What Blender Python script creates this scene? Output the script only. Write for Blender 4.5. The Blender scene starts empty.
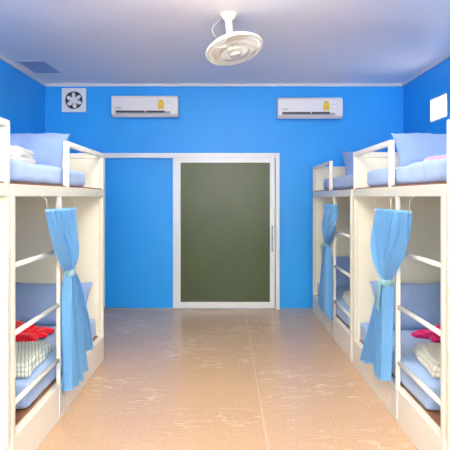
import bpy, bmesh, math, random
from mathutils import Vector, Matrix, noise
R = math.radians
sc = bpy.context.scene
COL = sc.collection
random.seed(4)

# ------------------------------------------------------------------ materials
def srgb(r, g, b):
    f = lambda c: (c/255/12.92) if c/255 <= .04045 else ((c/255+.055)/1.055)**2.4
    return (f(r), f(g), f(b), 1)

def mat(name, col, rough=.5, spec=.5, nscale=30, namt=.04, bump=0, bscale=60, metal=0, sheen=0, coat=0):
    m = bpy.data.materials.new(name); m.use_nodes = True
    nt = m.node_tree; N = nt.nodes; L = nt.links
    p = N['Principled BSDF']
    p.inputs['Roughness'].default_value = rough
    p.inputs['Specular IOR Level'].default_value = spec
    p.inputs['Metallic'].default_value = metal
    p.inputs['Sheen Weight'].default_value = sheen
    p.inputs['Coat Weight'].default_value = coat
    tc = N.new('ShaderNodeTexCoord')
    nz = N.new('ShaderNodeTexNoise'); nz.inputs['Scale'].default_value = nscale; nz.inputs['Detail'].default_value = 4
    L.new(tc.outputs['Object'], nz.inputs['Vector'])
    mr = N.new('ShaderNodeMapRange'); mr.inputs['To Min'].default_value = 1-namt; mr.inputs['To Max'].default_value = 1+namt
    L.new(nz.outputs['Fac'], mr.inputs['Value'])
    mx = N.new('ShaderNodeMix'); mx.data_type = 'RGBA'; mx.blend_type = 'MULTIPLY'; mx.inputs[0].default_value = 1
    mx.inputs[6].default_value = col
    L.new(mr.outputs['Result'], mx.inputs[7]); L.new(mx.outputs[2], p.inputs['Base Color'])
    if bump:
        n2 = N.new('ShaderNodeTexNoise'); n2.inputs['Scale'].default_value = bscale; n2.inputs['Detail'].default_value = 5
        L.new(tc.outputs['Object'], n2.inputs['Vector'])
        bp = N.new('ShaderNodeBump'); bp.inputs['Strength'].default_value = bump; bp.inputs['Distance'].default_value = .01
        L.new(n2.outputs['Fac'], bp.inputs['Height']); L.new(bp.outputs['Normal'], p.inputs['Normal'])
    return m

def emit(name, col, s):
    m = bpy.data.materials.new(name); m.use_nodes = True
    p = m.node_tree.nodes['Principled BSDF']
    p.inputs['Base Color'].default_value = (.8, .8, .8, 1)
    p.inputs['Emission Color'].default_value = col; p.inputs['Emission Strength'].default_value = s
    return m

M = {}
M['wall']    = mat('blue wall paint', (.018, .365, .92, 1), .45, .35, 1.6, .10, .15, 9)
M['ceiling'] = mat('white ceiling paint', (.94, .89, .90, 1), .45, .3, 2, .02, .03, 6)
M['trim']    = mat('white trim', (.70, .70, .74, 1), .4)
M['steel']   = mat('cream painted steel', (.76, .735, .61, 1), .3, .5, 12, .02)
M['steelw']  = mat('white painted steel', (.77, .755, .66, 1), .3, .5, 12, .02)
M['panel']   = mat('cream board', (.88, .85, .70, 1), .32, .5, 3, .04, .05, 8)
M['plinth']  = mat('cream plinth', (.87, .825, .71, 1), .35, .5, 4, .04)
M['plate']   = mat('pale grey joint', (.74, .74, .70, 1), .35)
M['sheet']   = mat('periwinkle cotton', (.35, .50, .76, 1), .85, .2, 14, .05, .25, 22, sheen=.2)
M['pillow']  = mat('lavender cotton', (.27, .39, .65, 1), .85, .2, 14, .05, .25, 26, sheen=.2)
M['curtain'] = mat('sky blue curtain cloth', (.25, .60, .94, 1), .6, .3, 20, .06, .2, 40, sheen=.2)
M['tie']     = mat('aqua tie cloth', (.50, .80, .84, 1), .7, .2, 30, .06)
M['red']     = mat('red towel', (.80, .006, .022, 1), .8, .2, 40, .12, .5, 60, sheen=.3)
M['pink']    = mat('magenta towel', (.78, .015, .19, 1), .8, .2, 40, .12, .5, 60, sheen=.3)
M['palepink']= mat('pale pink towel', (.72, .45, .66, 1), .85, .2, 40, .1, .5, 60, sheen=.3)
M['white']   = mat('white plastic', (.80, .80, .80, 1), .35)
M['whiteac'] = mat('ac plastic', (.74, .72, .73, 1), .35)
M['dark']    = mat('dark slot', (.03, .03, .04, 1), .5)
M['grey']    = mat('grey plastic', (.36, .36, .38, 1), .5)
M['yellow']  = mat('yellow sticker', (.85, .62, .01, 1), .5, .3, 60, .15)
M['pinkst']  = mat('pink sticker edge', (.62, .30, .30, 1), .5)
M['alu']     = mat('white aluminium', (.76, .80, .80, 1), .3, .5, 10, .02)
M['alu2']    = mat('grey aluminium', (.35, .38, .40, 1), .35)
M['chrome']  = mat('lock metal', (.25, .26, .28, 1), .3, metal=.7)
M['fancream']= mat('cream fan enamel', (.72, .68, .54, 1), .35)
M['fanwhite']= mat('white fan wire', (.76, .73, .63, 1), .35)
M['blade']   = mat('tan fan blade', (.62, .52, .40, 1), .35)
M['vent']    = mat('grey ceiling grille', (.33, .40, .56, 1), .5)
M['housing'] = mat('lamp housing', (.85, .85, .85, 1), .4)
M['tube']    = emit('lit tube', (1, .93, .80, 1), 45)

def stripes(name, base, line, scale, ang, width):
    m = mat(name, base, .85, .2, 20, .08, .3, 40, sheen=.2)
    nt = m.node_tree; N = nt.nodes; L = nt.links
    p = N['Principled BSDF']
    src = p.inputs['Base Color'].links[0].from_socket
    tc = [n for n in N if n.type == 'TEX_COORD'][0]
    mp = N.new('ShaderNodeMapping'); mp.inputs['Rotation'].default_value = (0, 0, ang)
    L.new(tc.outputs['Object'], mp.inputs['Vector'])
    w = N.new('ShaderNodeTexWave'); w.inputs['Scale'].default_value = scale; w.inputs['Distortion'].default_value = 2.0; w.inputs['Detail'].default_value = 1
    w.inputs['Detail Scale'].default_value = 1.4
    L.new(mp.outputs['Vector'], w.inputs['Vector'])
    cr = N.new('ShaderNodeValToRGB'); cr.color_ramp.elements[0].position = width; cr.color_ramp.elements[0].color = (1, 1, 1, 1)
    cr.color_ramp.elements[1].position = width+.12; cr.color_ramp.elements[1].color = (0, 0, 0, 1)
    L.new(w.outputs['Fac'], cr.inputs['Fac'])
    mx = N.new('ShaderNodeMix'); mx.data_type = 'RGBA'
    L.new(cr.outputs['Color'], mx.inputs[0]); L.new(src, mx.inputs[6]); mx.inputs[7].default_value = line
    L.new(mx.outputs[2], p.inputs['Base Color'])
    return m
M['stripe'] = stripes('green striped blanket', (.72, .76, .66, 1), (.20, .26, .21, 1), 15, -.35, .04)
M['cream']  = stripes('cream patterned blanket', (.80, .76, .62, 1), (.62, .56, .44, 1), 9, 1.1, .05)
M['whiteb'] = stripes('white patterned blanket', (.84, .82, .80, 1), (.60, .50, .42, 1), 8, 1.4, .12)

def wood():
    m = mat('brown plywood', (.30, .13, .055, 1), .45, .4, 6, .1)
    nt = m.node_tree; N = nt.nodes; L = nt.links
    nz = [n for n in N if n.type == 'TEX_NOISE'][0]
    tc = [n for n in N if n.type == 'TEX_COORD'][0]
    mp = N.new('ShaderNodeMapping'); mp.inputs['Scale'].default_value = (12, 1.2, 12)
    L.new(tc.outputs['Object'], mp.inputs['Vector']); L.new(mp.outputs['Vector'], nz.inputs['Vector'])
    mr = [n for n in N if n.type == 'MAP_RANGE'][0]; mr.inputs['To Min'].default_value = .55; mr.inputs['To Max'].default_value = 1.4
    return m
M['wood'] = wood()

def floor_mat():
    m = bpy.data.materials.new('creased tan vinyl'); m.use_nodes = True
    nt = m.node_tree; N = nt.nodes; L = nt.links; p = N['Principled BSDF']
    tc = N.new('ShaderNodeTexCoord')
    n1 = N.new('ShaderNodeTexNoise'); n1.inputs['Scale'].default_value = 55; n1.inputs['Detail'].default_value = 6; n1.inputs['Roughness'].default_value = .7
    L.new(tc.outputs['Object'], n1.inputs['Vector'])
    cr = N.new('ShaderNodeValToRGB')
    cr.color_ramp.elements[0].position = .30; cr.color_ramp.elements[0].color = (.53, .34, .20, 1)
    cr.color_ramp.elements[1].position = .68; cr.color_ramp.elements[1].color = (.69, .465, .285, 1)
    L.new(n1.outputs['Fac'], cr.inputs['Fac'])
    # creases: stretched ridged noise
    mp = N.new('ShaderNodeMapping'); mp.inputs['Scale'].default_value = (1.1, 5.0, 1); mp.inputs['Rotation'].default_value = (0, 0, .12)
    L.new(tc.outputs['Object'], mp.inputs['Vector'])
    n2 = N.new('ShaderNodeTexNoise'); n2.inputs['Scale'].default_value = 2.3; n2.inputs['Detail'].default_value = 3; n2.inputs['Distortion'].default_value = .5
    L.new(mp.outputs['Vector'], n2.inputs['Vector'])
    a = N.new('ShaderNodeMath'); a.operation = 'SUBTRACT'; a.inputs[1].default_value = .5; L.new(n2.outputs['Fac'], a.inputs[0])
    b = N.new('ShaderNodeMath'); b.operation = 'ABSOLUTE'; L.new(a.outputs[0], b.inputs[0])
    c = N.new('ShaderNodeMapRange'); c.inputs['From Max'].default_value = .03; c.inputs['To Min'].default_value = 1; c.inputs['To Max'].default_value = 0
    L.new(b.outputs[0], c.inputs['Value'])
    # only in patches down the middle of the room
    n3 = N.new('ShaderNodeTexNoise'); n3.inputs['Scale'].default_value = 1.3; L.new(tc.outputs['Object'], n3.inputs['Vector'])
    cp = N.new('ShaderNodeMapRange'); cp.inputs['From Min'].default_value = .42; cp.inputs['From Max'].default_value = .6; L.new(n3.outputs['Fac'], cp.inputs['Value'])
    d = N.new('ShaderNodeMath'); d.operation = 'MULTIPLY'; L.new(c.outputs['Result'], d.inputs[0]); L.new(cp.outputs['Result'], d.inputs[1])
    # seam along the sheet
    sx = N.new('ShaderNodeSeparateXYZ'); L.new(tc.outputs['Object'], sx.inputs[0])
    s1 = N.new('ShaderNodeMath'); s1.operation = 'SUBTRACT'; s1.inputs[1].default_value = .25; L.new(sx.outputs[0], s1.inputs[0])
    s2 = N.new('ShaderNodeMath'); s2.operation = 'ABSOLUTE'; L.new(s1.outputs[0], s2.inputs[0])
    s3 = N.new('ShaderNodeMapRange'); s3.inputs['From Max'].default_value = .012; s3.inputs['To Min'].default_value = .6; s3.inputs['To Max'].default_value = 0
    L.new(s2.outputs[0], s3.inputs['Value'])
    e = N.new('ShaderNodeMath'); e.operation = 'MAXIMUM'; L.new(d.outputs[0], e.inputs[0]); L.new(s3.outputs['Result'], e.inputs[1])
    mx = N.new('ShaderNodeMix'); mx.data_type = 'RGBA'; mx.inputs[7].default_value = (.95, .80, .62, 1)
    f = N.new('ShaderNodeMath'); f.operation = 'MULTIPLY'; f.inputs[1].default_value = .42; L.new(e.outputs[0], f.inputs[0])
    L.new(f.outputs[0], mx.inputs[0]); L.new(cr.outputs['Color'], mx.inputs[6]); L.new(mx.outputs[2], p.inputs['Base Color'])
    bp = N.new('ShaderNodeBump'); bp.inputs['Strength'].default_value = .35; bp.inputs['Distance'].default_value = .01
    L.new(e.outputs[0], bp.inputs['Height'])
    n5 = N.new('ShaderNodeTexNoise'); n5.inputs['Scale'].default_value = 5; n5.inputs['Detail'].default_value = 2.5; L.new(tc.outputs['Object'], n5.inputs['Vector'])
    b2 = N.new('ShaderNodeBump'); b2.inputs['Strength'].default_value = .12; b2.inputs['Distance'].default_value = .02
    L.new(n5.outputs['Fac'], b2.inputs['Height']); L.new(bp.outputs['Normal'], b2.inputs['Normal'])
    L.new(b2.outputs['Normal'], p.inputs['Normal'])
    p.inputs['Roughness'].default_value = .24; p.inputs['Specular IOR Level'].default_value = .42
    return m
M['floor'] = floor_mat()

def glass_mat():
    m = mat('dark olive glass', (.058, .088, .032, 1), .32, .3, 2.2, .28)
    return m
M['glass'] = glass_mat()
def clear_glass():
    m = bpy.data.materials.new('clear window glass'); m.use_nodes = True
    nt = m.node_tree; N = nt.nodes; N.remove(N['Principled BSDF'])
    t = N.new('ShaderNodeBsdfTransparent'); g = N.new('ShaderNodeBsdfGlossy'); g.inputs['Roughness'].default_value = .02
    x = N.new('ShaderNodeMixShader'); x.inputs[0].default_value = .06
    nt.links.new(t.outputs[0], x.inputs[1]); nt.links.new(g.outputs[0], x.inputs[2]); nt.links.new(x.outputs[0], N['Material Output'].inputs['Surface'])
    return m
M['clear'] = clear_glass()
def frosted():
    m = bpy.data.materials.new('frosted window glass'); m.use_nodes = True
    nt = m.node_tree; N = nt.nodes; N.remove(N['Principled BSDF'])
    t = N.new('ShaderNodeBsdfTranslucent'); t.inputs['Color'].default_value = (.95, .96, .97, 1)
    nt.links.new(t.outputs[0], N['Material Output'].inputs['Surface'])
    return m
M['frosted'] = frosted()

# ------------------------------------------------------------------ builders
def link_mesh(name, bm, m, parent=None, origin=(0, 0, 0), smooth=False):
    """bm holds room coordinates; origin is subtracted so the object sits at its base."""
    o0 = Vector(origin)
    bmesh.ops.translate(bm, verts=bm.verts, vec=-o0)
    bmesh.ops.recalc_face_normals(bm, faces=bm.faces)
    me = bpy.data.meshes.new(name); bm.to_mesh(me); bm.free()
    if smooth:
        for f in me.polygons: f.use_smooth = True
    me.materials.append(M[m])
    o = bpy.data.objects.new(name, me); COL.objects.link(o)
    if parent is not None: o.parent = parent
    else: o.location = o0
    return o

def box(bm, x0, x1, y0, y1, z0, z1, bev=0):
    if x0 > x1: x0, x1 = x1, x0
    if y0 > y1: y0, y1 = y1, y0
    g = bmesh.ops.create_cube(bm, size=1)
    bmesh.ops.scale(bm, verts=g['verts'], vec=(x1-x0, y1-y0, z1-z0))
    bmesh.ops.translate(bm, verts=g['verts'], vec=((x0+x1)/2, (y0+y1)/2, (z0+z1)/2))
    if bev:
        es = list({e for v in g['verts'] for e in v.link_edges})
        bmesh.ops.bevel(bm, geom=es, offset=bev, segments=2, affect='EDGES', profile=.5)

def tube(bm, a, b, r, seg=12, cap=True, r2=None):
    a, b = Vector(a), Vector(b); d = b-a
    g = bmesh.ops.create_cone(bm, cap_ends=cap, segments=seg, radius1=r, radius2=r if r2 is None else r2, depth=d.length)
    mt = Matrix.Translation((a+b)/2) @ d.to_track_quat('Z', 'Y').to_matrix().to_4x4()
    bmesh.ops.transform(bm, matrix=mt, verts=g['verts'])

def ring(bm, c, R0, r, mt, seg=48, s2=6):
    vs = []
    for i in range(seg):
        a = 2*math.pi*i/seg; row = []
        for j in range(s2):
            b = 2*math.pi*j/s2
            row.append(bm.verts.new(mt @ Vector((c[0]+(R0+r*math.cos(b))*math.cos(a), c[1]+(R0+r*math.cos(b))*math.sin(a), c[2]+r*math.sin(b)))))
        vs.append(row)
    for i in range(seg):
        for j in range(s2):
            bm.faces.new((vs[i][j], vs[(i+1) % seg][j], vs[(i+1) % seg][(j+1) % s2], vs[i][(j+1) % s2]))

def polytube(bm, pts, r, seg=8):
    for a, b in zip(pts, pts[1:]): tube(bm, a, b, r, seg)

def NB(): return bmesh.new()

def thing(name, label, cat, loc, group=None):
    o = bpy.data.objects.new(name, None); COL.objects.link(o); o.location = loc
    o.empty_display_size = .1
    return tag(o, label, cat, group)

def tag(o, label, cat, group=None, kind=None):
    o['label'] = label; o['category'] = cat
    if group: o['group'] = group
    if kind: o['kind'] = kind
    return o

def struct(name, bm, m, label=None, cat=None, parent=None):
    o = link_mesh(name, bm, m, parent)
    if parent is None:
        o['kind'] = 'structure'
        if label: o['label'] = label
        if cat: o['category'] = cat
    return o

def part(root, name, m, fn, smooth=False, parent=None, label=None):
    bm = NB(); fn(bm)
    o = link_mesh(name, bm, m, parent or root, root.location, smooth)
    if label: o['label'] = label
    return o

# ------------------------------------------------------------------ the room
XL, XR, YB, YF, ZC, T = -2.41, 2.36, 7.19, -1.6, 2.985, .12
def b1(*a, **k):
    bm = NB(); box(bm, *a, **k); return bm
struct('floor', b1(XL-T, XR+T, YF-T, YB+T, -.1, 0), 'floor', 'glossy creased tan vinyl floor between the bunk rows', 'floor')
struct('ceiling', b1(XL-T, XR+T, YF-T, YB+T, ZC, ZC+.1), 'ceiling', 'pale lavender white painted ceiling', 'ceiling')
struct('wall_left', b1(XL-T, XL, YF-T, YB+T, 0, ZC), 'wall', 'bright blue painted wall behind the left bunks', 'wall')
struct('wall_back', b1(XL, XR, YB, YB+T, 0, ZC), 'wall', 'bright blue painted far wall with the sliding door', 'wall')
FX, FZ0, FZ1 = 1.7, .95, 2.45
bm = NB()
box(bm, XL, -FX, YF-T, YF, 0, ZC); box(bm, FX, XR, YF-T, YF, 0, ZC); box(bm, -FX, FX, YF-T, YF, 0, FZ0); box(bm, -FX, FX, YF-T, YF, FZ1, ZC)
struct('wall_front', bm, 'trim', 'white wall behind the viewer', 'wall')
bm = NB()
for a in ((-FX, FX, FZ0, FZ0+.05), (-FX, FX, FZ1-.05, FZ1), (-FX, -FX+.05, FZ0+.05, FZ1-.05), (FX-.05, FX, FZ0+.05, FZ1-.05), (-.03, .03, FZ0+.05, FZ1-.05)):
    box(bm, a[0], a[1], YF-.09, YF-.03, a[2], a[3])
w2 = struct('added_fill_window', bm, 'trim', 'unseen wide window added behind the viewer for fill light', 'window')  # unseen window, added so daylight fills the room from behind the camera
bm = NB(); box(bm, -FX+.05, FX-.05, YF-.062, YF-.058, FZ0+.05, FZ1-.05)
link_mesh('glass_pane', bm, 'clear', w2)
WY0, WY1, WZ0, WZ1 = 5.76, 6.25, 2.335, 2.605
bm = NB()
box(bm, XR, XR+T, YF-T, WY0, 0, ZC); box(bm, XR, XR+T, WY1, YB+T, 0, ZC)
box(bm, XR, XR+T, WY0, WY1, 0, WZ0); box(bm, XR, XR+T, WY0, WY1, WZ1, ZC)
struct('wall_right', bm, 'wall', 'bright blue painted wall behind the right bunks', 'wall')
bm = NB()
for a in ((WY0, WY0+.02, WZ0, WZ1), (WY1-.02, WY1, WZ0, WZ1), (WY0+.02, WY1-.02, WZ0, WZ0+.02), (WY0+.02, WY1-.02, WZ1-.02, WZ1)):
    box(bm, XR+.001, XR+.07, *a)
w = struct('window_1', bm, 'trim', 'small bright high window in the right blue wall', 'window')
bm = NB(); box(bm, XR+.006, XR+.007, WY0+.02, WY1-.02, WZ0+.02, WZ1-.02)
link_mesh('glass_pane', bm, 'frosted', w)
# slim cove moulding
bm = NB(); box(bm, XL, XR, YB-.03, YB, ZC-.035, ZC); struct('trim_back', bm, 'trim', 'thin white cove moulding along the far wall', 'trim')
bm = NB(); box(bm, XL, XL+.03, YF, YB-.03, ZC-.035, ZC); struct('trim_left', bm, 'trim', 'thin white cove moulding along the left wall', 'trim')
bm = NB(); box(bm, XR-.03, XR, YF, YB-.03, ZC-.035, ZC); struct('trim_right', bm, 'trim', 'thin white cove moulding along the right wall', 'trim')

# ------------------------------------------------------------------ sliding door
P = lambda px: (px-226)/75.1
Z = lambda py: 1.48+(197-py)/75.1
d = thing('door_1', 'white aluminium sliding door with dark olive glass on the blue far wall', 'door', (P(227), YB, 0))
d['kind'] = 'structure'
def frame(bm):
    box(bm, P(175), P(181), YB-.075, YB-.035, .015, Z(157.5), .003)
    box(bm, P(269.5), P(274.3), YB-.075, YB-.035, .015, Z(157.5), .003)
    box(bm, P(181), P(269.5), YB-.075, YB-.035, .015, Z(301), .003)
    box(bm, P(181), P(269.5), YB-.075, YB-.035, Z(163), Z(157.5), .003)
part(d, 'door_frame', 'alu', frame)
part(d, 'glass_pane', 'glass', lambda bm: box(bm, P(181), P(269.5), YB-.06, YB-.05, Z(301), Z(163)))
part(d, 'door_jamb', 'alu', lambda bm: box(bm, P(275), P(279), YB-.09, YB, 0, Z(153.5), .003))
part(d, 'header_rail', 'alu', lambda bm: box(bm, P(80), P(275), YB-.085, YB, Z(158.3), Z(153.5), .003))
part(d, 'floor_track', 'alu2', lambda bm: box(bm, P(80), P(275), YB-.07, YB-.02, 0, .012))
hd = part(d, 'lock_plate', 'alu2', lambda bm: box(bm, P(271), P(272.7), YB-.079, YB-.074, Z(251), Z(225), .002))
def latch(bm):
    box(bm, P(271.1), P(272.8), YB-.095, YB-.078, Z(238.6), Z(236.8), .002)
    tube(bm, (P(272), YB-.084, Z(227.5)), (P(272), YB-.078, Z(227.5)), .010)
    tube(bm, (P(272), YB-.084, Z(249)), (P(272), YB-.078, Z(249)), .010)
part(d, 'latch', 'chrome', latch, parent=hd)
def rim(bm):
    box(bm, P(104), P(105.2), YB-.02, YB, .012, Z(158.3))
    box(bm, P(173.2), P(174.8), YB-.03, YB, .012, Z(158.3))
part(d, 'side_stop', 'alu', rim)

# ------------------------------------------------------------------ air conditioners
def ac(px0, px1, py0, py1, label):
    D = .2; s = 540/(YB-D)
    x0, x1 = (px0-226)/s, (px1-226)/s; z0, z1 = 1.48+(197-py1)/s, 1.48+(197-py0)/s
    t = thing('air_conditioner', label, 'air conditioner', ((x0+x1)/2, YB, z0), 'split air conditioners high on the far wall')
    yf = YB-D
    def body(bm):
        prof = [(YB, z0+.02), (yf+.05, z0), (yf+.008, z0+.035), (yf, z0+.09), (yf, z1-.03), (yf+.02, z1-.005), (yf+.06, z1), (YB, z1)]
        va = [bm.verts.new((x0, y, z)) for y, z in prof]; vb = [bm.verts.new((x1, y, z)) for y, z in prof]
        n = len(prof)
        for i in range(n): bm.faces.new((va[i], va[(i+1) % n], vb[(i+1) % n], vb[i]))
        bm.faces.new(va); bm.faces.new(vb)
        bmesh.ops.bevel(bm, geom=[e for e in bm.edges if e.is_boundary is False and abs(e.verts[0].co.x-e.verts[1].co.x) < 1e-6], offset=.004, segments=2, affect='EDGES')
    part(t, 'casing', 'whiteac', body)
    W = x1-x0
    v = part(t, 'air_outlet', 'grey', lambda bm: box(bm, x0+.055, x1-.10, yf-.003, yf+.02, z0+.038, z0+.070, .002))
    part(t, 'air_gap', 'dark', lambda bm: (box(bm, x0+.055, x0+W*.50, yf-.005, yf+.02, z0+.052, z0+.078), box(bm, x0+W*.52, x0+W*.80, yf-.005, yf+.02, z0+.052, z0+.078)), parent=v)
    def logo(bm):
        for k in range(6):
            xx = x0+.055+k*.0135
            box(bm, xx, xx+.003, yf-.002, yf+.004, z0+.105, z0+.122)
            box(bm, xx+.003, xx+.010, yf-.002, yf+.004, z0+.1185-(k % 3)*.004, z0+.122-(k % 3)*.004)
            if k % 2: box(bm, xx+.007, xx+.010, yf-.002, yf+.004, z0+.105, z0+.122)
    part(t, 'logo', 'dark', logo)
    xs = x0+W*.70
    def sticker(bm):
        box(bm, xs, xs+.08, yf-.003, yf+.002, z0+.10, z0+.185, .001)
        vs = [bm.verts.new((xs+.04+.036*math.cos(a), yf-.003, z0+.18+.042*math.sin(a))) for a in [math.pi*i/12 for i in range(13)]]
        f = bm.faces.new(vs); r = bmesh.ops.extrude_face_region(bm, geom=[f])
        bmesh.ops.translate(bm, verts=[x for x in r['geom'] if isinstance(x, bmesh.types.BMVert)], vec=(0, .004, 0))
    st = part(t, 'energy_sticker', 'yellow', sticker, label='yellow energy sticker with rounded top')
    def marks(bm):
        for k in range(5):
            a = math.pi*(k+.5)/5
            p0 = Vector((xs+.04+.030*math.cos(a), yf-.004, z0+.178+.034*math.sin(a)))
            p1 = Vector((xs+.04+.016*math.cos(a), yf-.004, z0+.178+.016*math.sin(a)))
            tube(bm, p0, p1, .004, 6)
        for k in range(3): box(bm, xs+.01, xs+.07, yf-.005, yf-.002, z0+.108+k*.022, z0+.113+k*.022)
    part(t, 'sticker_print', 'pinkst', marks, parent=st)
    part(t, 'display_light', 'white', lambda bm: box(bm, xs+.105, xs+.155, yf-.003, yf+.002, z0+.145, z0+.17, .002))
    part(t, 'display_window', 'grey', lambda bm: box(bm, xs+.10, xs+.155, yf-.003, yf+.002, z0+.172, z0+.176))
ac(111.4, 177.8, 95.2, 116.6, 'white wall air conditioner left of the sliding door, above its blue panel')
ac(278, 342.8, 97, 118, 'white wall air conditioner right of the sliding door, nearer the small window')

# ------------------------------------------------------------------ exhaust fan
ex = thing('exhaust_fan', 'square white exhaust fan with round dark opening high in the left corner', 'exhaust fan', (P(74.5), YB, Z(112)))
cx, cz = P(74.6), Z(100.6); hs = .157
def exframe(bm):
    seg = 40; rr = .118
    outer = []; inner = []
    for y in (YB-.045, YB):
        o_ = []; i_ = []
        for k in range(seg):
            a = 2*math.pi*k/seg + math.pi/4
            s = 1/max(abs(math.cos(a)), abs(math.sin(a)))
            o_.append(bm.verts.new((cx+hs*s*math.cos(a), y, cz+hs*s*math.sin(a)))); i_.append(bm.verts.new((cx+rr*math.cos(a), y, cz+rr*math.sin(a))))
        outer.append(o_); inner.append(i_)
    for k in range(seg):
        j = (k+1) % seg
        bm.faces.new((outer[0][k], outer[0][j], inner[0][j], inner[0][k]))
        bm.faces.new((outer[0][k], outer[0][j], outer[1][j], outer[1][k]))
        bm.faces.new((inner[0][k], inner[0][j], inner[1][j], inner[1][k]))
part(ex, 'frame', 'white', exframe)
part(ex, 'opening', 'dark', lambda bm: tube(bm, (cx, YB-.010, cz), (cx, YB-.001, cz), .118, 40))
part(ex, 'hub', 'white', lambda bm: tube(bm, (cx, YB-.040, cz), (cx, YB-.008, cz), .045, 24))
for k in range(6):
    a = math.pi/2+.1+k*math.pi/3
    def petal(bm):
        n = 20; f1 = []; f2 = []
        for i in range(n):
            b = 2*math.pi*i/n
            u = .070+.034*math.cos(b); v_ = .026*math.sin(b)
            x = cx+u*math.cos(a)-v_*math.sin(a); z = cz+u*math.sin(a)+v_*math.cos(a)
            yy = YB-.024+v_*.25
            f1.append(bm.verts.new((x, yy, z))); f2.append(bm.verts.new((x, yy+.004, z)))
        bm.faces.new(f1); bm.faces.new(f2)
        for i in range(n): bm.faces.new((f1[i], f1[(i+1) % n], f2[(i+1) % n], f2[i]))
    part(ex, 'blade', 'white', petal)

# ------------------------------------------------------------------ ceiling vent
v = thing('ceiling_vent', 'grey blue slatted ceiling vent in the far left corner', 'vent', (-2.12, 6.2, ZC))
part(v, 'frame', 'vent', lambda bm: [box(bm, *q) for q in ((-2.30, -2.27, 5.95, 6.50, ZC-.012, ZC), (-2.03, -2.00, 5.95, 6.50, ZC-.012, ZC), (-2.27, -2.03, 5.95, 5.98, ZC-.012, ZC), (-2.27, -2.03, 6.47, 6.50, ZC-.012, ZC))])
part(v, 'slats', 'vent', lambda bm: [box(bm, -2.27, -2.03, 5.985+k*.035, 6.008+k*.035, ZC-.009, ZC-.001) for k in range(14)])

# ------------------------------------------------------------------ ceiling orbit fan
FD = 4.45; s = 540/FD
fx, fz = (234.3-226)/s, 1.48+(197-50)/s
fan = thing('ceiling_fan', 'cream caged orbit fan hanging from the ceiling', 'fan', (.02, FD, ZC))
n = Vector((.215, -.24, -.945)).normalized()
q = n.to_track_quat('Z', 'Y').to_matrix().to_4x4()
FM = Matrix.Translation((fx, FD, fz)) @ q          # local +Z = the way the cage faces
RC = .236
part(fan, 'mount', 'fancream', lambda bm: (tube(bm, (.02, FD, ZC), (.02, FD, ZC-.02), .068, 24), tube(bm, (.02, FD, ZC-.02), (.02, FD, ZC-.06), .062, 24, r2=.034)), True)
part(fan, 'stem', 'fancream', lambda bm: tube(bm, (.02, FD, ZC-.055), (.03, FD+.005, ZC-.17), .030, 20), True)
mo = FM @ Vector((0, 0, -.10))
part(fan, 'motor', 'fancream', lambda bm: (tube(bm, FM @ Vector((0, 0, -.12)), FM @ Vector((0, 0, -.03)), .060, 24, r2=.07), tube(bm, (.03, FD+.005, ZC-.165), mo, .036, 16)), True)
def cage(bm):
    ring(bm, (0, 0, 0), RC, .0075, FM, 60, 8)
    ring(bm, (0, 0, -.012), RC, .004, FM, 60, 6)
    for rr, zz in ((.18, .027), (.12, .036), (.07, .040)): ring(bm, (0, 0, zz), rr, .0022, FM, 40, 5)
    for rr, zz in ((.19, -.05), (.13, -.07)): ring(bm, (0, 0, zz), rr, .0025, FM, 40, 5)
    for k in range(72):
        a = 2*math.pi*k/72; c_, s_ = math.cos(a), math.sin(a)
        P3 = lambda r, z_, tw=0: FM @ Vector((r*math.cos(a+tw), r*math.sin(a+tw), z_))
        polytube(bm, [P3(RC, 0), P3(.18, .027, .05), P3(.12, .036, .1), P3(.05, .041, .15)], .0019, 5)
        if k % 2 == 0: polytube(bm, [P3(RC, -.012), P3(.19, -.05), P3(.13, -.07), P3(.06, -.075)], .0017, 5)
part(fan, 'cage', 'fanwhite', cage, True)
part(fan, 'cage_badge', 'fanwhite', lambda bm: (tube(bm, FM @ Vector((0, 0, .038)), FM @ Vector((0, 0, .047)), .05, 28)), True)
part(fan, 'badge_ring', 'blade', lambda bm: (ring(bm, (0, 0, .048), .028, .003, FM, 24, 6),))
for k in range(3):
    def bl(bm):
        rows = []
        for i in range(9):
            r = .045+.165*i/8; row = []
            hw = (.35+.5*math.sin(math.pi*(.15+.7*i/8)))*.85
            for j in range(7):
                tt = (j/6-.5)*2*hw + 2*math.pi*k/3
                row.append(bm.verts.new(FM @ Vector((r*math.cos(tt), r*math.sin(tt), -.018+(j/6-.5)*.035))))
            rows.append(row)
        for i in range(8):
            for j in range(6): bm.faces.new((rows[i][j], rows[i+1][j], rows[i+1][j+1], rows[i][j+1]))
        r_ = bmesh.ops.solidify(bm, geom=bm.faces[:], thickness=.002)
    part(fan, 'blade', 'blade', bl, True)
part(fan, 'hub', 'fancream', lambda bm: tube(bm, FM @ Vector((0, 0, -.03)), FM @ Vector((0, 0, .015)), .045, 20), True)
def cord(bm):
    pts = []
    for i in range(15):
        a = i/14; pts.append(Vector((-.03-.085*math.sin(a*math.pi), FD, ZC-.03-.20*a)))
    polytube(bm, pts, .0015, 6)
part(fan, 'cord', 'fanwhite', cord)

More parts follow.
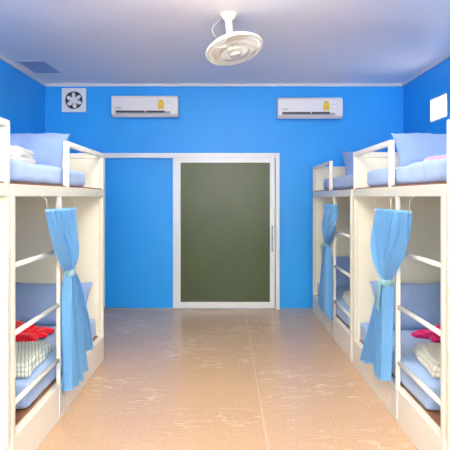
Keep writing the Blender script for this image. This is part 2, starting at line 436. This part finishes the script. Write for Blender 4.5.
# ------------------------------------------------------------------ bunk beds
PW = .036; ZP, ZD0, ZD1, ZT = .225, 1.483, 1.548, 1.872
def bunk(side, X, far, near, guard, ladder, label, wallx, end_inset=0):
    """side -1 left / +1 right; X aisle face (positive), far/near are room depths."""
    S = side
    fx0 = S*X; fx1 = S*(X+PW); wx = wallx - S*.01
    root = thing('bunk_bed', label, 'bunk bed', (S*(X+abs(wallx))/2, (far+near)/2, 0), 'built-in cream bunk beds along both walls')
    part(root, 'plinth', 'plinth', lambda bm: box(bm, fx0, wx, near, far, 0, ZP, .004))
    part(root, 'bed_board', 'wood', lambda bm: box(bm, fx1+S*.01, wx-S*.03, near+.045, far-.045, ZP-.001, ZP+.012))
    part(root, 'upper_deck', 'steel', lambda bm: box(bm, fx0, wx, near, far, ZD0, ZD1, .004))
    part(root, 'upper_board', 'wood', lambda bm: box(bm, fx0+S*.012, wx-S*.03, near+.012, far-.045, ZD1-.001, ZD1+.010))
    # full height far post, shorter near post
    part(root, 'post', 'steel', lambda bm: (box(bm, fx0, fx1, far-PW, far, ZP, ZD0, .003), box(bm, fx0, fx1, far-PW, far, ZD1, ZT, .003)))
    part(root, 'post', 'steel', lambda bm: box(bm, fx0, fx1, near, near+PW, ZP, ZD0, .003))
    # end panels
    part(root, 'end_panel', 'panel', lambda bm: box(bm, fx1, wx, far-.026, far-.006, ZP, ZD0))
    part(root, 'end_panel', 'panel', lambda bm: box(bm, fx1, wx, near+.006, near+.020, ZP, ZD0))
    part(root, 'back_panel', 'panel', lambda bm: box(bm, wx-S*.002, wx-S*.02, near+.022, far-.028, ZP+.012, ZD0))
    up = part(root, 'headboard', 'panel', lambda bm: box(bm, fx1, wx, far-.026, far-.008, ZD1, ZT-.045))
    part(root, 'top_rail', 'steelw', lambda bm: box(bm, fx1, wx, far-PW, far, ZT-.045, ZT, .003), parent=up)
    def gr(bm):
        box(bm, fx0, fx1, guard, guard+PW, ZD1, ZT, .003)
        box(bm, fx0, fx1, guard+PW, far-PW, ZT-PW, ZT, .003)
    part(root, 'guard_rail', 'steelw', gr)
    lp = part(root, 'ladder_post', 'steelw', lambda bm: box(bm, fx0, fx0+S*.028, ladder, ladder+.028, ZP, ZD0, .003))
    part(root, 'foot_plate', 'plate', lambda bm: box(bm, fx0-S*.004, fx0, ladder-.02, ladder+.10, .03, ZP-.005), parent=lp)
    for z in (1.118, .757, .390):
        part(root, 'rung', 'steelw', lambda bm: tube(bm, (S*(X+.018), near+PW, z), (S*(X+.018), ladder, z), .0145, 14), True)
    return root

A = bunk(-1, 1.105, 4.89, 2.80, 3.78, 3.60, 'cream two-tier bunk on the left with red towel and striped blanket below', XL)
B = bunk(-1, 1.105, 2.765, .80, 1.83, 1.56, 'nearest left bunk, only a sliver of its guard rail and posts at the left edge', XL)
Cc = bunk(1, 1.12, 6.975, 4.85, 5.84, 5.635, 'farthest cream bunk on the right, next to the far blue wall', XR)
D = bunk(1, 1.12, 4.76, 2.785, 3.70, 3.55, 'cream two-tier bunk on the right with magenta towel and cream blanket below', XR)
E = bunk(1, 1.12, 2.745, .80, 1.83, 1.56, 'nearest right bunk, only a sliver of its posts at the right edge', XR)

# ------------------------------------------------------------------ bedding
def soft(bm, x0, x1, y0, y1, z0, z1, r, amp=.006, fr=7, nx=26, ny=40, nz=8, seed=0, top=0):
    if x0 > x1: x0, x1 = x1, x0
    g = bmesh.ops.create_cube(bm, size=2)
    # grid the cube
    for ax, cnt in ((0, nx), (1, ny), (2, nz)):
        for k in range(1, cnt):
            co = [0, 0, 0]; no = [0, 0, 0]; co[ax] = -1+2*k/cnt; no[ax] = 1
            bmesh.ops.bisect_plane(bm, geom=bm.verts[:]+bm.edges[:]+bm.faces[:], plane_co=co, plane_no=no, dist=1e-6)
    hx, hy, hz = (x1-x0)/2, (y1-y0)/2, (z1-z0)/2
    r = min(r, hz*.98)
    c = Vector(((x0+x1)/2, (y0+y1)/2, (z0+z1)/2))
    for v in bm.verts:
        p = Vector((v.co.x*hx, v.co.y*hy, v.co.z*hz))
        q_ = Vector((max(-hx+r, min(hx-r, p.x)), max(-hy+r, min(hy-r, p.y)), max(-hz+r, min(hz-r, p.z))))
        dd = p-q_
        nn = dd.normalized() if dd.length > 1e-7 else Vector((0, 0, 0))
        p = q_+nn*min(r, max(dd.length, r)) if dd.length > 1e-7 else p
        w = noise.noise(Vector((p.x*fr+seed, p.y*fr, p.z*fr)))*amp + noise.noise(Vector((p.x*fr*.4, p.y*fr*3+seed, p.z*fr*2)))*amp*.6
        if p.z > -hz*.5: p = p+nn*w
        else: p = p-Vector((nn.x, nn.y, 0))*abs(w)
        if p.z > 0 and top: p.z += top*noise.noise(Vector((p.x*3+seed, p.y*3, 5)))
        v.co = c+p

def mattress(S, X0, X1, y0, y1, z0, z1, label, seed):
    bm = NB(); soft(bm, S*X0, S*X1, y0, y1, z0, z1, .034, .006, 6, seed=seed, top=.010)
    o = link_mesh('mattress', bm, 'sheet', None, (S*(X0+X1)/2, (y0+y1)/2, z0), True)
    tag(o, label, 'mattress', 'mattresses with blue sheets on the bunks')
    return o

zl0, zl1, zu0, zu1 = ZP+.012, .405, ZD1+.010, 1.695
mattress(-1, 1.150, 2.30, 3.13, 4.79, zl0, zl1, 'blue sheeted lower mattress under the red towel on the left', 1)
mattress(-1, 1.165, 2.30, 2.95, 4.50, zu0, zu1, 'blue sheeted upper mattress on the left, beside the white blanket', 2)
mattress(1, 1.155, 2.26, 3.11, 4.70, zl0, zl1, 'blue sheeted lower mattress under the magenta towel on the right', 3)
mattress(1, 1.175, 2.26, 2.92, 4.52, zu0, zu1, 'blue sheeted upper mattress on the right, under the pale pink towel', 4)
mattress(1, 1.155, 2.26, 5.16, 6.88, zl0, zl1, 'blue sheeted lower mattress in the farthest right bunk', 5)
mattress(1, 1.175, 2.26, 5.00, 6.52, zu0, zu1, 'blue sheeted upper mattress in the farthest right bunk', 6)
mattress(-1, 1.150, 2.30, 1.10, 2.72, zl0, .42, 'sliver of blue lower mattress at the left edge, in the nearest bunk', 7)
mattress(1, 1.165, 2.26, 1.10, 2.70, zl0, .42, 'sliver of blue lower mattress at the right edge, in the nearest bunk', 8)

def pillow(S, xa, xb, h, ybase, zbase, lean, thick, label, seed, roll=0):
    """upright pillow leaning back to the far end; xa/xb = edges from the room axis."""
    bm = NB(); w = abs(xb-xa); nu, nv = 30, 22
    def pt(u, v_, sgn):
        eu, ev = abs(u), abs(v_)
        t = (max(0, 1-eu**3.2)**.6)*(max(0, 1-ev**3.2)**.6)
        # sides bow in, corners stay out
        x = u*w/2*(1-.07*(1-ev**2)*eu**2 ); z = v_*h/2*(1-.10*(1-eu**2)*ev**2)
        y = sgn*(t*thick/2+.003) + .010*noise.noise(Vector((u*2.2+seed, v_*2.2, sgn*2)))*(1 if t > .02 else .6) + .006*noise.noise(Vector((u*7+seed, v_*5, sgn)))
        z += .006*noise.noise(Vector((u*3, seed, v_)))
        return Vector((x, y, z))
    G = {}
    for sgn in (-1, 1):
        for i in range(nu+1):
            for j in range(nv+1): G[sgn, i, j] = bm.verts.new(pt(-1+2*i/nu, -1+2*j/nv, sgn))
    for sgn in (-1, 1):
        for i in range(nu):
            for j in range(nv): bm.faces.new((G[sgn, i, j], G[sgn, i+1, j], G[sgn, i+1, j+1], G[sgn, i, j+1]))
    for i in range(nu):
        for j in (0, nv): bm.faces.new((G[-1, i, j], G[-1, i+1, j], G[1, i+1, j], G[1, i, j]))
    for j in range(nv):
        for i in (0, nu): bm.faces.new((G[-1, i, j], G[-1, i, j+1], G[1, i, j+1], G[1, i, j]))
    mt = Matrix.Rotation(-lean, 4, 'X') @ Matrix.Rotation(roll, 4, 'Y')
    bmesh.ops.transform(bm, matrix=mt, verts=bm.verts)
    zmin = min(v.co.z for v in bm.verts); c = Vector((S*(xa+xb)/2, ybase, zbase-zmin-.012))
    bmesh.ops.translate(bm, verts=bm.verts, vec=c)
    o = link_mesh('pillow', bm, 'pillow', None, (c.x, c.y, zbase), True)
    tag(o, label, 'pillow', 'lavender blue pillows leaning at the bed heads')
    # stitched flange seam
    return o
pillow(-1, 1.34, 2.05, .42, 4.52, zu1, R(38), .17, 'lavender pillow behind the white blanket on the left upper bunk', 1, R(-1))
pillow(-1, 1.17, 1.88, .42, 4.62, zl1, R(36), .15, 'lavender pillow behind the red towel on the left lower bunk', 2)
pillow(1, 1.385, 2.10, .385, 4.43, zu1, R(36), .17, 'lavender pillow behind the pale pink towel on the right upper bunk', 3, R(2))
pillow(1, 1.22, 1.94, .44, 4.47, zl1, R(33), .15, 'lavender pillow behind the magenta towel on the right lower bunk', 4)
pillow(1, 1.41, 2.12, .42, 6.50, zu1, R(34), .17, 'lavender pillow on the farthest right upper bunk', 5)
pillow(1, 1.22, 1.94, .44, 6.60, zl1, R(36), .15, 'lavender pillow on the farthest right lower bunk', 6)

def blanket(xc, yc, z, lx, ly, lz, rot, m, label, seed, layers=3):
    """folded blanket: layers joined along one rounded fold, each a little ragged."""
    bm = NB(); th = lz/layers
    for k in range(layers):
        b2 = NB()
        ins = .012*k + random.uniform(0, .01)
        soft(b2, -lx/2+ins, lx/2-ins*.6, -ly/2+ins, ly/2-ins, th*k, th*(k+1)+.006, th*.55, .0035, 6, 20, 18, 4, seed+k*3)
        for v in b2.verts:
            e = max(abs(v.co.x)/(lx/2), abs(v.co.y)/(ly/2))
            v.co.z -= .25*lz*max(0, e-.45)**1.5*(k/layers)
            v.co.x += .02*noise.noise(Vector((v.co.y*4+seed, k, 0)))
            v.co.y += .02*noise.noise(Vector((v.co.x*4+seed, k, 3)))
        me = bpy.data.meshes.new('tmp'); b2.to_mesh(me); b2.free(); bm.from_mesh(me); bpy.data.meshes.remove(me)
    bmesh.ops.transform(bm, matrix=Matrix.Translation((xc, yc, z)) @ Matrix.Rotation(rot, 4, 'Z'), verts=bm.verts)
    o = link_mesh('folded_blanket', bm, m, None, (xc, yc, z), True)
    tag(o, label, 'blanket', 'folded blankets on the bunks')
    return o
blanket(-1.40, 3.46, zl1+.004, .44, .58, .075, R(4), 'stripe', 'pale green striped folded blanket on the left lower mattress', 2)
blanket(1.47, 3.42, zl1+.004, .46, .54, .085, R(-6), 'cream', 'cream patterned folded blanket below the magenta towel', 9)
blanket(1.42, 5.46, zl1+.004, .44, .50, .085, R(-3), 'cream', 'cream folded blanket on the farthest right lower mattress', 14)
blanket(-1.76, 3.98, zu1+.004, .62, .46, .145, R(6), 'whiteb', 'white patterned folded blanket on the left upper mattress', 20, 4)

def towel(lobes, m, label, origin, seed, group):
    """crumpled cloth: tapering overlapping lobes, creased by noise, merged into one mesh."""
    bm = NB()
    for (x0, y0, z0, x1, y1, z1, r0, r1) in lobes:
        a, b = Vector((x0, y0, z0)), Vector((x1, y1, z1)); d_ = b-a; nL, nS = 22, 20
        ax = d_.normalized(); side_ = ax.cross(Vector((0, 0, 1))).normalized(); up_ = side_.cross(ax)
        rows = []
        for i in range(nL+1):
            t = i/nL
            r = (r0+(r1-r0)*t)*math.sqrt(max(0, 1-(2*t-1)**8))
            row = []
            for j in range(nS):
                an = 2*math.pi*j/nS
                cr = 1+.22*math.sin(an*5+seed+t*2.5)*(.4+.6*t)+.42*noise.noise(Vector((t*6+seed, math.cos(an)*1.9, math.sin(an)*1.9)))+.16*noise.noise(Vector((t*17+seed, math.cos(an)*3.5, math.sin(an)*3.5)))
                p = a+d_*t+(side_*math.cos(an)*1.2+up_*math.sin(an)*.8)*r*cr
                row.append(bm.verts.new(p))
            rows.append(row)
        for i in range(nL):
            for j in range(nS): bm.faces.new((rows[i][j], rows[i+1][j], rows[i+1][(j+1) % nS], rows[i][(j+1) % nS]))
        bm.faces.new(rows[0]); bm.faces.new(rows[-1])
    for v in bm.verts: v.co.z = max(v.co.z, 0)
    bmesh.ops.translate(bm, verts=bm.verts, vec=origin)
    o = link_mesh('towel', bm, m, None, origin, True)
    tag(o, label, 'towel', group)
    return o
TG = 'crumpled towels on the bunks'
towel([(-.22, .12, .035, .17, .16, .025, .075, .025), (-.22, -.02, .03, .12, -.10, .028, .05, .045), (-.20, .14, .04, -.02, .02, .04, .09, .06), (-.02, .02, .03, .15, .04, .02, .05, .02), (-.10, -.06, .05, .02, .10, .06, .04, .05), (.04, .0, .05, .10, .20, .03, .04, .015)],
      'red', 'bright red crumpled towel on the left lower mattress', (-1.50, 4.05, zl1+.006), 1.3, TG)
towel([(.20, .02, .04, -.12, .10, .02, .08, .02), (.18, -.05, .035, -.03, -.08, .02, .06, .03), (.2, .06, .05, .0, .0, .03, .07, .04), (.02, -.06, .03, .10, .12, .06, .03, .05), (-.04, .10, .03, .06, -.02, .05, .02, .05)],
      'pink', 'magenta crumpled towel on the right lower mattress', (1.53, 4.03, zl1+.006), 4.0, TG)
towel([(.24, .02, .035, -.13, .02, .02, .075, .03), (.22, -.05, .03, -.08, -.04, .02, .06, .03)],
      'palepink', 'pale pink rolled towel on the right upper mattress', (1.46, 3.62, zu1+.006), 2.2, TG)

# ------------------------------------------------------------------ curtains
def curtain(S, X, top, ztop, tie, ztie, bot, zbot, pn, label, seed, folds=5.5, X_face=1.105):
    """top/bot = (near, far) depth of the two edges; tie = depth of the tie."""
    root = thing('curtain', label, 'curtain', (S*X, tie, zbot[0]), 'tied blue curtains on the bunks')
    xw = S*(X_face-.010)
    def cloth(bm):
        nT, nS = 60, 96; hw = .034
        rows = []
        for i in range(nT+1):
            t = i/nT
            row = []
            for j in range(nS+1):
                s_ = j/nS
                if t <= .40:
                    q_ = t/.40; z = ztop+(ztie-ztop)*q_
                    yn = (tie-hw)+(top[0]-tie+hw)*(1-q_**pn[0]); yf_ = (tie+hw)+(top[1]-tie-hw)*(1-q_**pn[1])
                    amp = .012+.030*min(1, q_*1.6)
                    z += (ztie-ztop)*0 + (-.035*math.sin(math.pi*s_)*(1-q_)*0)
                else:
                    q_ = (t-.40)/.60
                    zb = zbot[0]+(zbot[1]-zbot[0])*max(0, min(1, (s_-.70)/.1)) + .016*math.sin(s_*9+seed)
                    z = ztie+(zb-ztie)*q_
                    yn = (tie-hw)+(bot[0]-tie+hw)*(q_**.55); yf_ = (tie+hw)+(bot[1]-tie-hw)*(q_**pn[2])
                    amp = .040-.006*q_
                ph = seed+ .9*math.sin(t*3+seed)
                ss = s_+.016*math.sin(2*math.pi*s_*3+seed)+.010*noise.noise(Vector((s_*4, t*3, seed)))*min(1, t*4)
                y = yn+(yf_-yn)*max(0, min(1, ss))
                wv = math.sin(2*math.pi*folds*s_+ph*min(1, t*3))
                wv = math.copysign(abs(wv)**1.15, wv)
                fine = .011*math.sin(2*math.pi*folds*2.3*s_+seed*2+t*4)*math.exp(-((t-.08)/.18)**2)+.004*noise.noise(Vector((s_*14, t*7, seed)))
                tk = math.exp(-((t-.40)/.045)**2)
                off = amp*wv*(1-.35*tk)*(.75+.5*noise.noise(Vector((s_*6+seed, 1, seed))))+fine-(.014*max(0, (t-.45)))
                row.append(bm.verts.new((S*(X-.0+off), y, z)))
            rows.append(row)
        for i in range(nT):
            for j in range(nS): bm.faces.new((rows[i][j], rows[i][j+1], rows[i+1][j+1], rows[i+1][j]))
        bmesh.ops.solidify(bm, geom=bm.faces[:], thickness=.0025)
    part(root, 'cloth', 'curtain', cloth, True)
    # tie: elliptical band and its loose tail, tied to the ladder post behind
    def band(bm):
        n_ = 28; rs = []
        for k, zz in enumerate((-.022, -.012, .012, .022)):
            e = .004 if k in (0, 3) else 0
            rs.append([bm.verts.new((S*(X+(.041-e)*math.cos(2*math.pi*i/n_)), tie+(.048-e)*math.sin(2*math.pi*i/n_), ztie+zz-.004+.008*math.sin(2*math.pi*i/n_))) for i in range(n_)])
        for a_ in range(3):
            for i in range(n_): bm.faces.new((rs[a_][i], rs[a_][(i+1) % n_], rs[a_+1][(i+1) % n_], rs[a_+1][i]))
        bmesh.ops.solidify(bm, geom=bm.faces[:], thickness=.002)
    part(root, 'tie_band', 'tie', band, True, label='pale aqua tie band')
    def tail(bm):
        rows = []
        for i in range(13):
            t = i/12; row = []
            for j in range(6):
                s_ = j/5-.5
                row.append(bm.verts.new((S*(X-.046-.006*math.sin(t*4+s_*3)), tie+.030+s_*(.09+.04*t)+.01*t, ztie-.01-.20*t+.02*s_)))
            rows.append(row)
        for i in range(12):
            for j in range(5): bm.faces.new((rows[i][j], rows[i][j+1], rows[i+1][j+1], rows[i+1][j]))
        bmesh.ops.solidify(bm, geom=bm.faces[:], thickness=.0015)
    if S > 0: part(root, 'tie_tail', 'tie', tail, True, label='pale aqua loose tie end')
    # cord through the header
    part(root, 'header_cord', 'tie', lambda bm: tube(bm, (S*X, top[0]-.02, ztop-.012), (S*X, top[1]+.02, ztop-.012), .003, 8))
    for yy in (top[0]+.01, (top[0]+top[1])/2, top[1]-.01):
        part(root, 'hook', 'panel', lambda bm: polytube(bm, [(S*X, yy, ztop-.012), (S*X, yy, ZD0-.02), (S*(X_face+.002), yy, ZD0+.012)], .0013, 6), True)
    return root
curtain(-1, 1.052, (3.16, 3.77), 1.408, 3.62, .985, (3.50, 4.24), (.185, .30), (1.25, 7, .75), 'sky blue curtain tied back on the left bunk', 1.0, X_face=1.105)
curtain(1, 1.067, (3.13, 3.87), 1.400, 3.60, .925, (3.57, 4.16), (.25, .235), (1.5, 4, 1.05), 'sky blue curtain tied back on the right bunk beside the magenta towel', 2.4, X_face=1.12)
curtain(1, 1.067, (5.22, 5.88), 1.408, 5.70, .98, (5.47, 6.16), (.25, .25), (2.2, 2.6, .8), 'sky blue curtain tied back on the farthest right bunk', 5.1, X_face=1.12)

# ------------------------------------------------------------------ tube lamps added out of view to light the room
def lamp(x, y, L_, power, label, along='x'):
    t = thing('added_tube_lamp', label, 'lamp', (x, y, ZC), 'unseen ceiling tube lamps added for light')
    hx, hy = (L_/2, .05) if along == 'x' else (.05, L_/2)
    part(t, 'housing', 'housing', lambda bm: box(bm, x-hx, x+hx, y-hy, y+hy, ZC-.04, ZC, .004))
    e = (hx-.02, 0) if along == 'x' else (0, hy-.02)
    part(t, 'lit_tube', 'tube', lambda bm: tube(bm, (x-e[0], y-e[1], ZC-.065), (x+e[0], y+e[1], ZC-.065), .016, 14), True)
    ld = bpy.data.lights.new('tube_glow', 'AREA'); ld.shape = 'RECTANGLE'; ld.size = 2*hx; ld.size_y = 2*hy
    ld.energy = power; ld.color = (1, .92, .78)
    lo = bpy.data.objects.new('tube_glow', ld); COL.objects.link(lo); lo.parent = t; lo.location = (0, 0, -.09)
lamp(0, 3.6, 1.2, 7, 'added ceiling tube lamp just before the orbit fan, out of view')
lamp(0, .3, 1.2, 12, 'added ceiling tube lamp above the viewer, out of view')
lamp(0, -1.2, 1.2, 30, 'added ceiling tube lamp behind the viewer, out of view')

wd = bpy.data.worlds.new('daylight'); sc.world = wd; wd.use_nodes = True
bg = wd.node_tree.nodes['Background']; bg.inputs['Color'].default_value = (1, .96, .90, 1); bg.inputs['Strength'].default_value = 5.5

# ------------------------------------------------------------------ camera
cd = bpy.data.cameras.new('camera'); cd.sensor_width = 36; cd.lens = 36*540/450
cd.shift_x = -1/450; cd.shift_y = -28/450
cam = bpy.data.objects.new('camera', cd); COL.objects.link(cam); cam.location = (0, 0, 1.48); cam.rotation_euler = (R(90), 0, 0)
sc.camera = cam
sc.view_settings.view_transform = 'Standard'; sc.view_settings.look = 'None'; sc.view_settings.gamma = 1
sc.view_settings.exposure = 1.52
sc.cycles.use_denoising = True
sc.cycles.max_bounces = 10; sc.cycles.diffuse_bounces = 6
